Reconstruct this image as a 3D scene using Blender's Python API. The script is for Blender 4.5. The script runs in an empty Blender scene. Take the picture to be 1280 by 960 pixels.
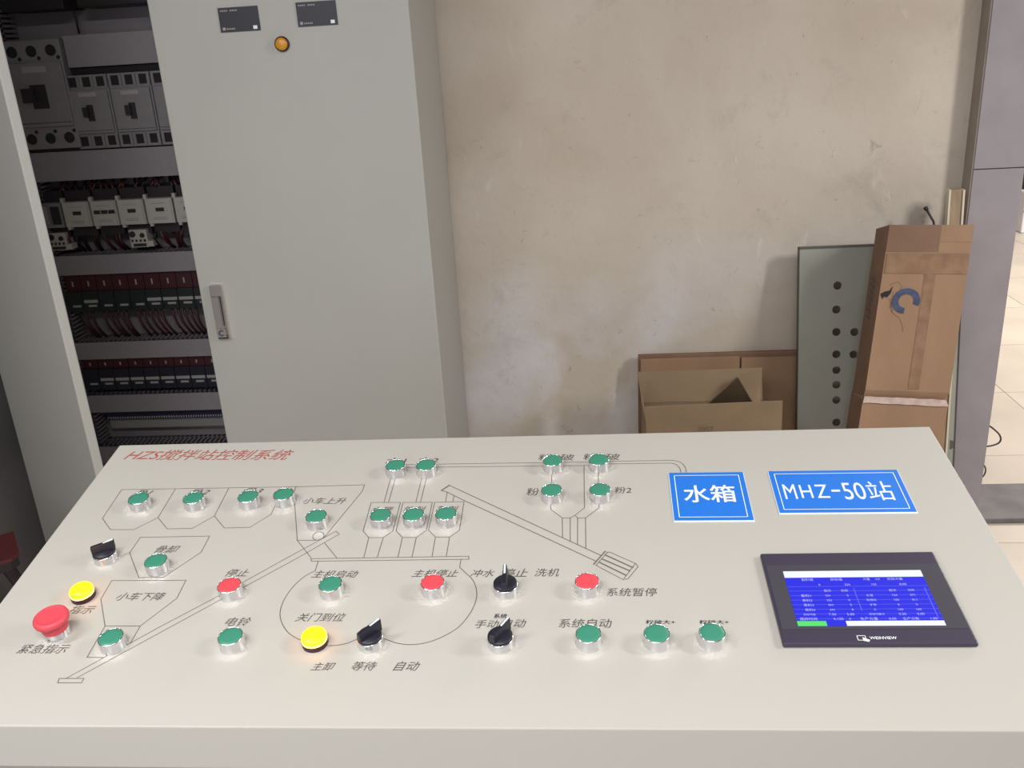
import bpy, bmesh, math, random
from mathutils import Vector, Matrix
random.seed(7)
S = bpy.context.scene
C = S.collection

# ------------------------------------------------------------------ camera
CAM_Z = 1.5
RX = Vector((0.99569, 0.07277, -0.05751)).normalized()
DN = Vector((-0.02799, -0.35545, -0.93428))
DN = (DN - RX * DN.dot(RX)).normalized()
FW = RX.cross(DN).normalized()
F = 1153.15
cd = bpy.data.cameras.new('camera'); cam = bpy.data.objects.new('camera', cd); C.objects.link(cam)
M = Matrix((( RX.x, -DN.x, -FW.x, 0), (RX.y, -DN.y, -FW.y, 0), (RX.z, -DN.z, -FW.z, CAM_Z), (0, 0, 0, 1)))
cam.matrix_world = M
cd.sensor_fit = 'HORIZONTAL'; cd.sensor_width = 36; cd.lens = 36 * F / 1280
cd.clip_start = .02; cd.clip_end = 60
S.camera = cam

# ------------------------------------------------------------------ world, lights, exposure
w = bpy.data.worlds.new('world'); S.world = w; w.use_nodes = True
w.node_tree.nodes['Background'].inputs[0].default_value = (.86, .88, 1, 1)
w.node_tree.nodes['Background'].inputs[1].default_value = .35
S.view_settings.view_transform = 'Standard'; S.view_settings.look = 'None'
S.view_settings.gamma = 1; S.view_settings.use_curve_mapping = False
S.view_settings.exposure = 0.0

def area(name, loc, target, sx, sy, power, col):
    l = bpy.data.lights.new(name, 'AREA'); l.shape = 'RECTANGLE'; l.size = sx; l.size_y = sy
    l.energy = power; l.color = col
    o = bpy.data.objects.new(name, l); C.objects.link(o); o.location = loc
    d = Vector(target) - Vector(loc); o.rotation_euler = d.to_track_quat('-Z', 'Y').to_euler()
    return o
area('tube_light', (-1.45, .35, 2.3), (-1.2, .5, 0), .14, 1.2, 20, (1, .98, .95))
area('tube_light', (2.6, .75, 2.35), (2.3, .95, 0), .16, 1.2, 74, (1, .98, .95))
area('tube_light', (-.1, -.28, 2.40), (-.1, -.08, 0), 1.2, .14, 39, (1, .985, .955))
area('added_fill_light', (-1.0, -1.15, 1.45), (-.9, 2, 1.0), 1.3, 1.1, 15, (.94, .97, 1))  # added fill, no real window; brightens the cabinet doors
area('next_room_light', (3.2, 4.6, 2.7), (2.6, 5, 0), 1.6, 1.6, 165, (1, .93, .85))
S.cycles.blur_glossy = .2

# ------------------------------------------------------------------ measuring helpers (metres)
T = 0.16936                                           # slope of the console top
U = Vector((1, 0, 0)); V = Vector((0, math.cos(T), math.sin(T))); N = Vector((0, -math.sin(T), math.cos(T)))
PD = 0.74661                                          # distance from the camera to the console top
O = Vector((0, 0, CAM_Z))
def ray(x, y): return FW + RX * ((x - 640) / F) + DN * ((y - 480) / F)
def PN(x, y, h=0.0):                                  # point on the console top (raised by h)
    r = ray(x, y); return O + r * (-(PD - h) / r.dot(N))
def AT(x, y, Y):                                      # point in the upright plane at depth Y
    r = ray(x, y); return O + r * (Y / r.y)
def FL(x, y, z=0):
    r = ray(x, y); return O + r * ((z - CAM_Z) / r.z)

# ------------------------------------------------------------------ materials
def mat(name, col, rough=.6, metal=0., noise=0., scale=20., bump=0., emit=None, estr=0., bscale=None, spec=.5, col2=None, stretch=None):
    m = bpy.data.materials.new(name); m.use_nodes = True
    nt = m.node_tree; b = nt.nodes['Principled BSDF']
    b.inputs['Base Color'].default_value = (*col, 1); b.inputs['Roughness'].default_value = rough
    b.inputs['Metallic'].default_value = metal; b.inputs['Specular IOR Level'].default_value = spec
    if noise or bump:
        tc = nt.nodes.new('ShaderNodeTexCoord'); mp = nt.nodes.new('ShaderNodeMapping')
        nt.links.new(tc.outputs['Object'], mp.inputs[0])
        if stretch: mp.inputs['Scale'].default_value = stretch
    if noise:
        n = nt.nodes.new('ShaderNodeTexNoise'); n.inputs['Scale'].default_value = scale; n.inputs['Detail'].default_value = 5
        nt.links.new(mp.outputs[0], n.inputs['Vector'])
        r = nt.nodes.new('ShaderNodeValToRGB'); c2 = col2 or tuple(c * (1 - noise) for c in col)
        r.color_ramp.elements[0].position = .35; r.color_ramp.elements[1].position = .65
        r.color_ramp.elements[0].color = (*c2, 1); r.color_ramp.elements[1].color = (*col, 1)
        nt.links.new(n.outputs[0], r.inputs[0]); nt.links.new(r.outputs[0], b.inputs['Base Color'])
    if bump:
        n2 = nt.nodes.new('ShaderNodeTexNoise'); n2.inputs['Scale'].default_value = bscale or scale * 6; n2.inputs['Detail'].default_value = 3
        nt.links.new(mp.outputs[0], n2.inputs['Vector'])
        bp = nt.nodes.new('ShaderNodeBump'); bp.inputs['Strength'].default_value = bump; bp.inputs['Distance'].default_value = .002
        nt.links.new(n2.outputs[0], bp.inputs['Height']); nt.links.new(bp.outputs[0], b.inputs['Normal'])
    if emit:
        b.inputs['Emission Color'].default_value = (*emit, 1); b.inputs['Emission Strength'].default_value = estr
    return m

console = mat('console_paint', (.45, .435, .40), .42, bump=.06, bscale=500, spec=.35)
door_paint = mat('door_paint', (.42, .415, .385), .5, noise=.04, scale=3, bump=.1, bscale=400)
cab_in = mat('cabinet_grey', (.24, .235, .23), .6)
duct_m = mat('duct_grey', (.26, .235, .255), .55, noise=.06, scale=60)
dark_gap = mat('dark_slot', (.012, .01, .013), .8)
silver = mat('brushed_aluminium', (.80, .80, .82), .20, 1.0)
chrome = mat('chrome', (.8, .78, .74), .22, 1.0)
green = mat('green_plastic', (.045, .24, .16), .38)
red = mat('red_plastic', (.76, .07, .09), .4)
estop_red = mat('red_mushroom_plastic', (.62, .06, .085), .5)
black = mat('black_plastic', (.012, .012, .022), .4)
white_line = mat('white_paint', (.85, .85, .85), .5)
ink = mat('grey_ink', (.13, .115, .10), .7)
ink_txt = mat('label_ink', (.075, .068, .062), .7)
ink_red = mat('red_ink', (.38, .085, .065), .7)
yel = mat('yellow_lens', (.9, .7, .02), .3, emit=(1, .78, 0), estr=1.35)
orange = mat('orange_lens_side', (.9, .3, .05), .3, emit=(1, .30, .05), estr=13)
dkbrown = mat('dark_lens_collar', (.05, .015, .015), .4)
amber = mat('amber_lens', (.62, .27, .02), .3)
blue_s = mat('blue_sign_vinyl', (.012, .17, .68), .45)
white_s = mat('white_sign_print', (.80, .84, .88), .5)
hmi_b = mat('touchscreen_bezel', (.045, .038, .066), .38)
hmi_g = mat('touchscreen_glass_band', (.058, .055, .072), .32)
scr_blue = mat('screen_blue', (.0, .0, .02), .3, emit=(.03, .035, .80), estr=1.0)
scr_white = mat('screen_white', (.0, .0, .02), .3, emit=(.9, .95, 1), estr=1.05)
scr_txt = mat('screen_text', (.0, .0, .02), .3, emit=(.50, .50, .95), estr=.9)
scr_line = mat('screen_rule', (.0, .0, .02), .3, emit=(.16, .17, .86), estr=1.0)
scr_green = mat('screen_green', (.0, .0, .02), .3, emit=(.13, .80, .16), estr=1.0)
card = mat('cardboard', (.32, .195, .115), .8, noise=.16, scale=9, bump=.25, bscale=90, stretch=(1, 1, .3))
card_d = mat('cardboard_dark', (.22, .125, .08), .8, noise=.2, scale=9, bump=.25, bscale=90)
card_g = mat('cardboard_greyish', (.27, .19, .115), .85, noise=.12, scale=9, bump=.2, bscale=90)
tape = mat('clear_tape', (.30, .18, .11), .12, noise=.25, scale=30, bump=1.0, bscale=16)
pink_tape = mat('pinkish_tape', (.62, .47, .42), .35, noise=.25, scale=50, bump=.4, bscale=60)
blue_ink = mat('faded_blue_ink', (.065, .085, .17), .8, noise=.4, scale=60)
dark_ink = mat('faded_dark_ink', (.13, .075, .06), .8)
wood = mat('raw_wood', (.36, .26, .17), .8, noise=.3, scale=12, stretch=(4, 4, .3))
wood_l = mat('pale_wood_edge', (.62, .55, .42), .7)
iron = mat('dark_iron', (.05, .042, .045), .55, .3, noise=.3, scale=60)
perf = mat('sage_panel_paint', (.31, .31, .27), .5, noise=.1, scale=5)
perf_e = mat('panel_edge_paint', (.085, .08, .072), .5)
white_pl = mat('white_plastic', (.42, .40, .37), .5)
mccb = mat('breaker_grey', (.22, .205, .215), .55, noise=.08, scale=50)
lab_w = mat('white_label', (.32, .31, .31), .6)
toggle_m = mat('breaker_toggle_dark', (.022, .018, .02), .5)
relay_g = mat('relay_dark_green', (.012, .018, .019), .45)
relay_n = mat('relay_dark_navy', (.012, .013, .024), .45)
term_r = mat('dark_red_terminal', (.055, .009, .014), .5)
wire_m = mat('dark_red_wire', (.06, .012, .018), .45)
wire_k = mat('black_wire', (.015, .01, .012), .45)
term_b = mat('dark_blue_terminal', (.012, .012, .045), .5)
stool_r = mat('dark_red_vinyl', (.075, .010, .012), .5)
machine_w = mat('white_enamel', (.75, .75, .78), .35)
cable_m = mat('grey_brown_cable', (.06, .05, .05), .6)

def wall_material():
    m = bpy.data.materials.new('stained_plaster'); m.use_nodes = True; nt = m.node_tree; L = nt.links
    b = nt.nodes['Principled BSDF']; b.inputs['Roughness'].default_value = .85
    tc = nt.nodes.new('ShaderNodeTexCoord')
    def noise(scale, detail, dist=0, rough=.5, st=None):
        n = nt.nodes.new('ShaderNodeTexNoise'); n.inputs['Scale'].default_value = scale
        n.inputs['Detail'].default_value = detail; n.inputs['Distortion'].default_value = dist; n.inputs['Roughness'].default_value = rough
        if st:
            mp = nt.nodes.new('ShaderNodeMapping'); mp.inputs['Scale'].default_value = st
            L.new(tc.outputs['Object'], mp.inputs[0]); L.new(mp.outputs[0], n.inputs['Vector'])
        else: L.new(tc.outputs['Object'], n.inputs['Vector'])
        return n.outputs[0]
    def ramp(v, p0, p1, c0, c1):
        r = nt.nodes.new('ShaderNodeValToRGB'); e = r.color_ramp.elements
        e[0].position = p0; e[1].position = p1; e[0].color = (*c0, 1); e[1].color = (*c1, 1); L.new(v, r.inputs[0]); return r.outputs[0]
    def mix(f, a, bb):
        x = nt.nodes.new('ShaderNodeMix'); x.data_type = 'RGBA'; L.new(f, x.inputs[0])
        for s, k in ((a, 6), (bb, 7)):
            if isinstance(s, tuple): x.inputs[k].default_value = (*s, 1)
            else: L.new(s, x.inputs[k])
        return x.outputs[2]
    base = ramp(noise(2.2, 6, .4), .35, .68, (.48, .41, .34), (.56, .50, .43))
    cool = ramp(noise(3.0, 5, .3), .45, .62, (0, 0, 0), (1, 1, 1))
    sep = nt.nodes.new('ShaderNodeSeparateXYZ'); L.new(tc.outputs['Object'], sep.inputs[0])
    mr = nt.nodes.new('ShaderNodeMapRange'); mr.inputs['From Min'].default_value = 1.0; mr.inputs['From Max'].default_value = .55
    L.new(sep.outputs[2], mr.inputs['Value'])                        # paler, cooler patches on the lower wall
    mu = nt.nodes.new('ShaderNodeMath'); mu.operation = 'MULTIPLY'; L.new(mr.outputs[0], mu.inputs[0]); L.new(cool, mu.inputs[1])
    c = mix(mu.outputs[0], base, (.63, .60, .61))
    sp = ramp(noise(28, 3, 1.5, .6), .66, .74, (0, 0, 0), (.35, .35, .35))
    c = mix(sp, c, (.19, .155, .14))
    sc = ramp(noise(9, 4, 2.0, .6, (1.0, 1, .35)), .66, .74, (0, 0, 0), (.38, .38, .38))
    c = mix(sc, c, (.70, .66, .61))
    ds = ramp(noise(5.5, 6, .6, .75), .56, .74, (0, 0, 0), (.45, .45, .45))
    c = mix(ds, c, (.33, .29, .26))
    L.new(c, b.inputs['Base Color'])
    bp = nt.nodes.new('ShaderNodeBump'); bp.inputs['Strength'].default_value = .5; bp.inputs['Distance'].default_value = .004
    L.new(noise(30, 5, .3), bp.inputs['Height']); L.new(bp.outputs[0], b.inputs['Normal'])
    return m
plaster = wall_material()
left_wall_m = mat('dark_grey_plaster', (.20, .185, .185), .85, noise=.3, scale=3, bump=.3, bscale=20)
column_m = mat('purple_grey_stone', (.30, .27, .29), .6, noise=.12, scale=8, bump=.2, bscale=60)
column_s = mat('column_side_plaster', (.34, .29, .25), .85, noise=.2, scale=8)
sill_m = mat('dark_stone_sill', (.16, .145, .15), .6, noise=.3, scale=14, bump=.2, bscale=60)
tile_m = mat('pale_floor_tile', (.60, .53, .45), .45, noise=.14, scale=2.5)
grout_m = mat('floor_grout', (.42, .36, .30), .9)
ceil_m = mat('ceiling_paint', (.26, .24, .21), .9)

# ------------------------------------------------------------------ mesh builder
class MB:
    def __init__(s): s.v = []; s.f = []; s.mi = []; s.mats = []; s.m = 0; s.sm = []
    def mat(s, m):
        if m not in s.mats: s.mats.append(m)
        s.m = s.mats.index(m); return s
    def add(s, vs, fs, smooth=False):
        n = len(s.v); s.v += [Vector(v) for v in vs]
        for f in fs: s.f.append([n + i for i in f]); s.mi.append(s.m); s.sm.append(smooth)
        return s
    def box(s, a, b, X=None):
        x0, y0, z0 = a; x1, y1, z1 = b
        vs = [(x0,y0,z0),(x1,y0,z0),(x1,y1,z0),(x0,y1,z0),(x0,y0,z1),(x1,y0,z1),(x1,y1,z1),(x0,y1,z1)]
        if X: vs = [X @ Vector(v) for v in vs]
        return s.add(vs, [(0,3,2,1),(4,5,6,7),(0,1,5,4),(1,2,6,5),(2,3,7,6),(3,0,4,7)])
    def hexa(s, p):                                    # eight corners: bottom four, top four
        return s.add(p, [(0,3,2,1),(4,5,6,7),(0,1,5,4),(1,2,6,5),(2,3,7,6),(3,0,4,7)])
    def lathe(s, prof, n=40, c=(0,0,0), smooth=True, scal=None):
        vs = []; 
        for k, (r, z) in enumerate(prof):
            for i in range(n):
                a = 2*math.pi*i/n; rr = r
                if scal and k in scal: rr = r + scal[k]*math.cos(12*a)
                vs.append((c[0]+rr*math.cos(a), c[1]+rr*math.sin(a), c[2]+z))
        fs = []
        for k in range(len(prof)-1):
            for i in range(n):
                j = (i+1) % n; fs.append((k*n+i, k*n+j, (k+1)*n+j, (k+1)*n+i))
        s.add(vs, fs, smooth)
        if prof[-1][0] > 0: s.add(vs[-n:], [tuple(range(n))])
        if prof[0][0] > 0: s.add(vs[:n], [tuple(reversed(range(n)))])
        return s
    def tube(s, pts, r, n=6):
        pts = [Vector(p) for p in pts]; vs = []; fs = []
        up = Vector((.13, .2, .97))
        for i, p in enumerate(pts):
            d = (pts[min(i+1, len(pts)-1)] - pts[max(i-1, 0)]).normalized()
            a = d.cross(up)
            if a.length < .05: a = d.cross(Vector((1, 0, 0)))
            a.normalize(); b = d.cross(a)
            for k in range(n):
                t = 2*math.pi*k/n; vs.append(p + a*r*math.cos(t) + b*r*math.sin(t))
        for i in range(len(pts)-1):
            for k in range(n):
                j = (k+1) % n; fs.append((i*n+k, i*n+j, (i+1)*n+j, (i+1)*n+k))
        fs.append(tuple(range(n))); fs.append(tuple(reversed(range((len(pts)-1)*n, len(pts)*n))))
        return s.add(vs, fs, True)
    def mesh(s, name, origin=(0,0,0), bevel=0, seg=2):
        me = bpy.data.meshes.new(name); og = Vector(origin)
        me.from_pydata([v-og for v in s.v], [], s.f)
        for m in s.mats: me.materials.append(m)
        for p, k, q in zip(me.polygons, s.mi, s.sm): p.material_index = k; p.use_smooth = q
        bm = bmesh.new(); bm.from_mesh(me)
        if bevel:
            bmesh.ops.bevel(bm, geom=[e for e in bm.edges if len(e.link_faces) == 2 and e.calc_face_angle(0) > .6],
                            offset=bevel, segments=seg, profile=.5, affect='EDGES', clamp_overlap=True)
        bmesh.ops.recalc_face_normals(bm, faces=bm.faces); bm.to_mesh(me); bm.free()
        return me

WM = {}
def put(name, data, parent=None, M=Matrix(), **props):
    o = bpy.data.objects.new(name, data); C.objects.link(o)
    if parent is not None:
        o.parent = parent; o.matrix_basis = WM[parent].inverted() @ M
    else: o.matrix_basis = M
    WM[o] = M.copy()
    for k, v in props.items(): o[k] = v
    return o
def TR(p): return Matrix.Translation(Vector(p))
def obj(name, mb, parent=None, origin=None, bevel=0, **props):
    if origin is None:
        lo = [min(v[i] for v in mb.v) for i in range(3)]; hi = [max(v[i] for v in mb.v) for i in range(3)]
        origin = ((lo[0]+hi[0])/2, (lo[1]+hi[1])/2, lo[2])
    return put(name, mb.mesh(name, origin, bevel), parent, TR(origin), **props)
def thing(name, loc, label, cat, group=None, M=None):
    p = dict(label=label, category=cat)
    if group: p['group'] = group
    return put(name, None, None, M or TR(loc), **p)
def PM(p):                                             # frame standing on the console top at p
    m = Matrix((U, V, N)).transposed().to_4x4(); m.translation = p; return m
def bx(a, b, m, X=None): return MB().mat(m).box(a, b, X)

def text_mesh(s, m, shear=0., bold=0., thick=0.0):
    cu = bpy.data.curves.new('text', 'FONT'); cu.body = s; cu.size = 1; cu.shear = shear; cu.offset = bold
    cu.fill_mode = 'FRONT'; cu.resolution_u = 4; cu.extrude = thick
    o = bpy.data.objects.new('text', cu); C.objects.link(o)
    bpy.context.view_layer.update()
    me = bpy.data.meshes.new_from_object(o.evaluated_get(bpy.context.evaluated_depsgraph_get()))
    bpy.data.objects.remove(o); bpy.data.curves.remove(cu)
    xs = [v.co.x for v in me.vertices]; ys = [v.co.y for v in me.vertices]
    if xs:
        x0, x1, y0, y1 = min(xs), max(xs), min(ys), max(ys)
        for v in me.vertices: v.co.x = (v.co.x - (x0+x1)/2)/(x1-x0); v.co.y = (v.co.y - (y0+y1)/2)/(x1-x0)
    me.materials.clear(); me.materials.append(m)
    return me

# ================================================================== SETTING
WY = 2.68                                              # back wall
st = dict(kind='structure')
fl = obj('floor', bx((-1.9, -1.2, -.08), (4.4, 8.3, -.004), grout_m), None, **st)
tile_mesh = bx((-.2985, -.2985, -.004), (.2985, .2985, 0), tile_m).mesh('tile')
for i in range(11):
    for j in range(16):
        x = -1.6 + .6*i; y = -.75 + .6*j - .04
        if x < 1.0 and y > WY - .1: continue
        if y > 8.2: continue
        put('tile', tile_mesh, fl, TR((x, y, 0)))
colL = AT(1214, 240, 2.62).x; colR = 1.170
obj('wall_back', bx((-1.9, WY, 0), (colL+.02, WY+.2, 2.9), plaster), None, origin=(0, WY, 0), **st)
wc = obj('trim_1', bx((colL, 2.62, 0), (colR, 2.88, 2.9), column_m), None, **st)    # pilaster at the doorway
obj('side_face', bx((colL-.004, 2.62+.003, 0), (colL, WY, 2.9), column_s), wc)
jy = AT(1240, 211, 2.618).z
obj('stone_joint', bx((colL, 2.6192, jy-.0012), (colR, 2.6205, jy+.0012), dark_gap), wc)
obj('wall_left', bx((-1.95, -1.2, 0), (-1.75, WY, 2.9), left_wall_m), None, **st)
obj('wall_far', bx((1.0, 8.3, 0), (4.6, 8.4, 2.9), plaster), None, **st)
obj('ceiling', bx((-1.95, -1.2, 2.9), (4.6, 8.4, 3.0), ceil_m), None, **st)
sill = MB().mat(sill_m)
sill.box((colR-.02, 2.625, 0), (2.6, 2.86, .018))
obj('trim_2', sill, None, bevel=.003, **st)

# ================================================================== ELECTRICAL CABINET
CY = 2.284; CX0, CX1 = -1.625, -.402; CH = 2.15
cab = thing('electrical_cabinet', ((CX0+CX1)/2, (CY+WY)/2, 0), 'tall grey steel electrical cabinet against the wall with its left door open', 'cabinet')
sh = MB().mat(door_paint)
sh.box((CX1-.012, CY+.002, .05), (CX1, WY-.004, CH)); obj('side_panel', sh, cab)
obj('side_panel', bx((CX0, CY+.002, .05), (CX0+.012, WY-.004, CH), cab_in), cab)
obj('back_panel', bx((CX0+.012, WY-.018, .05), (CX1-.012, WY-.006, CH), cab_in), cab)
obj('top_panel', bx((CX0, CY+.002, CH), (CX1, WY-.004, CH+.015), door_paint), cab)
obj('plinth', bx((CX0, CY+.01, 0), (CX1, WY-.004, .05), iron), cab)
fr = MB().mat(door_paint)
for x in (CX1-.045, CX0+.012): fr.box((x, CY+.004, .06), (x+.03, CY+.03, CH-.01))
fr.box((CX0+.012, CY+.004, CH-.05), (CX1-.012, CY+.03, CH-.001))
obj('door_frame', fr, cab)
# right door, closed
dx0 = AT(242, 300, CY).x; dx1 = CX1 + .003
d = obj('door', bx((dx0, CY-.02, .07), (dx1, CY, CH-.01), door_paint), cab, bevel=.003, label='closed right-hand door of the cabinet')
def onCY(x, y): return AT(x, y, CY-.021)
for (px0, py0, px1, py1) in ((272, 11, 326, 37), (369, 4, 423, 30)):
    a = onCY((px0+px1)/2-25, (py0+py1)/2-13); b = onCY((px0+px1)/2+25, (py0+py1)/2-15)
    c = onCY((px0+px1)/2, (py0+py1)/2); wd = (b.x-a.x)*1.0; hh = wd*.56
    mb = MB().mat(black).box((c.x-wd/2, CY-.0225, c.z-hh/2), (c.x+wd/2, CY-.02, c.z+hh/2))
    mb.mat(lab_w)
    y = CY-.0229
    for k in range(9):                                # small lettering, emblem and white square
        if k in (4,): continue
        x = c.x-wd*.44+k*wd*.048; mb.box((x, y, c.z+hh*.34), (x+wd*.03, y+.0006, c.z+hh*.40))
    for k in range(5):
        x = c.x-wd*.34+k*wd*.045; mb.box((x, y, c.z-hh*.40), (x+wd*.03, y+.0006, c.z-hh*.34))
    mb.box((c.x-wd*.44, y, c.z-hh*.42), (c.x-wd*.37, y+.0006, c.z-hh*.30))
    mb.mat(white_s); mb.box((c.x+wd*.33, y, c.z-hh*.43), (c.x+wd*.43, y+.0006, c.z-hh*.29))
    obj('nameplate', mb, d, label='black nameplate with tiny white print')
c = onCY(353, 55)
Rl = Matrix.Rotation(math.radians(90), 4, 'X')
lm = MB().mat(dkbrown).lathe([(.0172, 0), (.0172, .007), (.0145, .0085)], 32).mat(amber).lathe([(.0142, .006), (.0138, .012), (.010, .0145), (.0, .0150)], 32)
put('indicator_lamp', lm.mesh('indicator_lamp'), d, TR((c.x, CY-.02, c.z)) @ Rl, label='unlit amber indicator lamp with dark rim')
# swing handle
h0 = onCY(275, 356); h1 = onCY(281, 422)
hx = (onCY(276, 390).x); hz0 = h1.z; hz1 = h0.z
hb = MB().mat(chrome)
hb.box((hx-.0165, CY-.030, hz0), (hx-.0125, CY-.02, hz1)).box((hx+.0125, CY-.030, hz0), (hx+.0165, CY-.02, hz1))
hb.box((hx-.0125, CY-.023, hz0), (hx+.0125, CY-.02, hz1)).box((hx-.0125, CY-.030, hz1-.028), (hx+.0125, CY-.02, hz1))
hb.mat(silver).box((hx-.010, CY-.036, hz0+.030), (hx+.005, CY-.026, hz1-.030))
hb.mat(chrome).box((hx-.0125, CY-.033, hz0), (hx+.009, CY-.02, hz0+.028))
hb.mat(dark_gap).box((hx-.0125, CY-.0345, hz0+.001), (hx+.0125, CY-.031, hz0+.004))
cc = []
for k in range(13):
    a = math.radians(50 + 260*k/12); cc.append((hx-.002+.0068*math.cos(a), CY-.0335, hz0+.016+.0068*math.sin(a)))
hb.mat(blue_ink).tube(cc, .0017, 5)
obj('handle', hb, d, bevel=0, label='chrome swing handle with a blue mark')
# left door, standing ajar, hinged at the left
hinge = Vector((CX0-.006, CY-.004)); free = None
k = AT(85, 450, 1).x                                   # its free edge lies on this sight line
best = 9
for i in range(200):
    Y = 1.7 + i*.0025; p = Vector((k*Y, Y)); e = abs((p-hinge).length - .60)
    if e < best: best = e; free = p
dd = (free-hinge).normalized(); nn = Vector((dd.y, -dd.x))          # nn points to the viewer's side (outside)
if nn.y > 0: nn = -nn
ld = MB().mat(door_paint)
def dq(s, t, z): q = hinge + dd*s + nn*t; return (q.x, q.y, z)
ld.hexa([dq(0,0,.07), dq(.60,0,.07), dq(.60,-.022,.07), dq(0,-.022,.07), dq(0,0,CH-.01), dq(.60,0,CH-.01), dq(.60,-.022,CH-.01), dq(0,-.022,CH-.01)])
obj('door', ld, cab, bevel=.003, label='open left-hand door of the cabinet')
# mounting plate
PYL = 2.585
obj('mounting_plate', bx((CX0+.03, PYL, .12), (CX1-.03, PYL+.004, CH-.06), duct_m), cab)
YF = 2.50
def Z(px, py): return AT(px, py, YF).z
def X(px, py): return AT(px, py, YF).x
XR = CX1-.03; XV = -1.533
def duct(z0, z1, x0, x1=XR):
    o = obj('cable_duct', bx((x0, YF, z0), (x1, YF+.004, z1), duct_m), cab)
    obj('duct_base', bx((x0, PYL-.006, z0+.002), (x1, PYL-.0005, z1-.002), duct_m), o)
    f = MB().mat(duct_m); n = int((x1-x0)/.0148)
    for i in range(n):
        x = x0 + i*.0148
        for zz in (z1-.003, z0+.001): f.box((x, YF+.004, zz), (x+.0080, PYL-.006, zz+.002))
    f.box((x0, YF+.004, z1-.003), (x1, YF+.018, z1-.001)).box((x0, PYL-.02, z1-.003), (x1, PYL-.006, z1-.001))
    obj('dark_wire_filler', bx((x0+.004, YF+.008, z0+.006), (x1-.004, PYL-.010, z1-.016), wire_k), o)  # black filler box for the wires, standing in for shade behind the slots
    obj('duct_finger', f, o, kind='stuff')
    return o
rows = [((78,45),(84,85),-1.367), ((33,192),(45,228),XV), ((66,321),(72,345),XV), ((95,429),(98,450),XV), ((107,495),(115,516),XV)]
DZ = []
for a, b, x0 in rows:
    z1, z0 = Z(*a), Z(*b); DZ.append((z0, z1)); duct(z0, z1, x0)
zl = DZ[4][0]
z6 = Z(200, 557); DZ.append((z6-.055, z6)); duct(z6-.055, z6, XV)
# upright duct on the left
vd = obj('cable_duct', bx((XV-.055, YF, .25), (XV, YF+.004, 2.05), duct_m), cab)
f = MB().mat(duct_m)
for i in range(145):
    z = .25 + i*.0125; f.box((XV-.003, YF+.004, z), (XV-.001, PYL-.001, z+.0072))
f.box((XV-.003, YF+.004, .25), (XV-.001, YF+.016, 2.05))
obj('duct_finger', f, vd, kind='stuff')
obj('dark_wire_filler', bx((XV-.05, YF+.008, .26), (XV-.014, PYL-.006, 2.04), wire_k), vd)  # black filler again, slot shade put into its colour

# --- moulded case circuit breakers
def breaker(x0, x1, z0, z1, yf, holes, big):
    o = obj('circuit_breaker', bx((x0, yf, z0), (x1, PYL-.001, z1), mccb), cab, bevel=.002)
    wd = x1-x0; hh = z1-z0; n = holes
    st_ = MB().mat(mccb); st_.box((x0+.004, yf-.007, z0+hh*.21), (x1-.004, yf+.001, z1-hh*.20)); obj('breaker_cover', st_, o, bevel=.0015)
    for k in range(n):
        cx = x0 + wd*(k+.5)/n
        for zc in ((z1-hh*.10), (z0+hh*.10)):
            h = MB().mat(dark_gap)
            if big: h.lathe([(.0145, -.002), (.0145, .0008)], 20); put('terminal_hole', h.mesh('terminal_hole'), o, TR((cx, yf, zc)) @ Rl)
            else:
                s = 1 if zc > (z0+z1)/2 else -1
                obj('terminal_hole', bx((cx-wd*.09, yf-.0008, zc-hh*.06), (cx+wd*.09, yf+.001, zc+hh*.07), dark_gap), o)
                obj('terminal_divider', bx((cx+wd*.13, yf-.004, zc-hh*.07), (cx+wd*.17, yf+.001, zc+hh*.08), mccb), o)
    if big:
        for k in range(3):
            for zc in (z1-hh*.165, z0+hh*.165):
                h = MB().mat(dark_gap).lathe([(.005, -.001), (.005, .0008)], 12)
                put('terminal_screw', h.mesh('terminal_screw'), o, TR((x0+wd*(k+.9)/n-.004, yf, zc)) @ Rl)
    cx = (x0+x1)/2 + (.0 if not big else .002)
    tw = wd*.15 if big else wd*.085
    t = MB().mat(toggle_m).box((cx-tw*1.0, yf-.0085, z0+hh*.38), (cx+tw*.8, yf-.006, z0+hh*.60))
    t.box((cx-tw*1.9, yf-.017, z0+hh*.44), (cx-tw*.4, yf-.0078, z0+hh*.57))
    obj('breaker_toggle', t, o)
    obj('breaker_label', bx((cx-wd*.22, yf-.0082, z1-hh*.29), (cx+wd*.20, yf-.0066, z1-hh*.235), lab_w), o)
    obj('seam_line', bx((x0+.006, yf-.0078, z0+hh*.245), (x1-.006, yf-.0066, z0+hh*.25), dark_gap), o)
    return o
bz1 = Z(40, 50); bz0 = Z(60, 186)
breaker(-1.535, -1.374, bz0, bz1, YF-.012, 3, True)
sz1 = Z(130, 92); sz0 = Z(150, 184)
x0 = X(88, 130)
wdt = X(141, 130) - x0
for k in range(5):
    breaker(x0+k*wdt+.001, x0+(k+1)*wdt-.001, sz0, sz1, YF-.004, 3, False)
for zz0, zz1 in ((sz1+.001, DZ[0][0]-.002), (DZ[1][1]+.003, sz0-.001)):
    obj('gap_shade_strip', bx((-1.37, YF+.012, zz0), (XR-.02, PYL-.001, zz1), dark_gap), cab)  # dark strips added for the shade in the gaps around the breakers
obj('gap_shade_strip', bx((-1.53, YF+.0, DZ[1][1]+.002), (-1.375, PYL-.001, bz0-.001), dark_gap), cab)  # same dark strip for the gap shade under the large breaker
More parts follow.
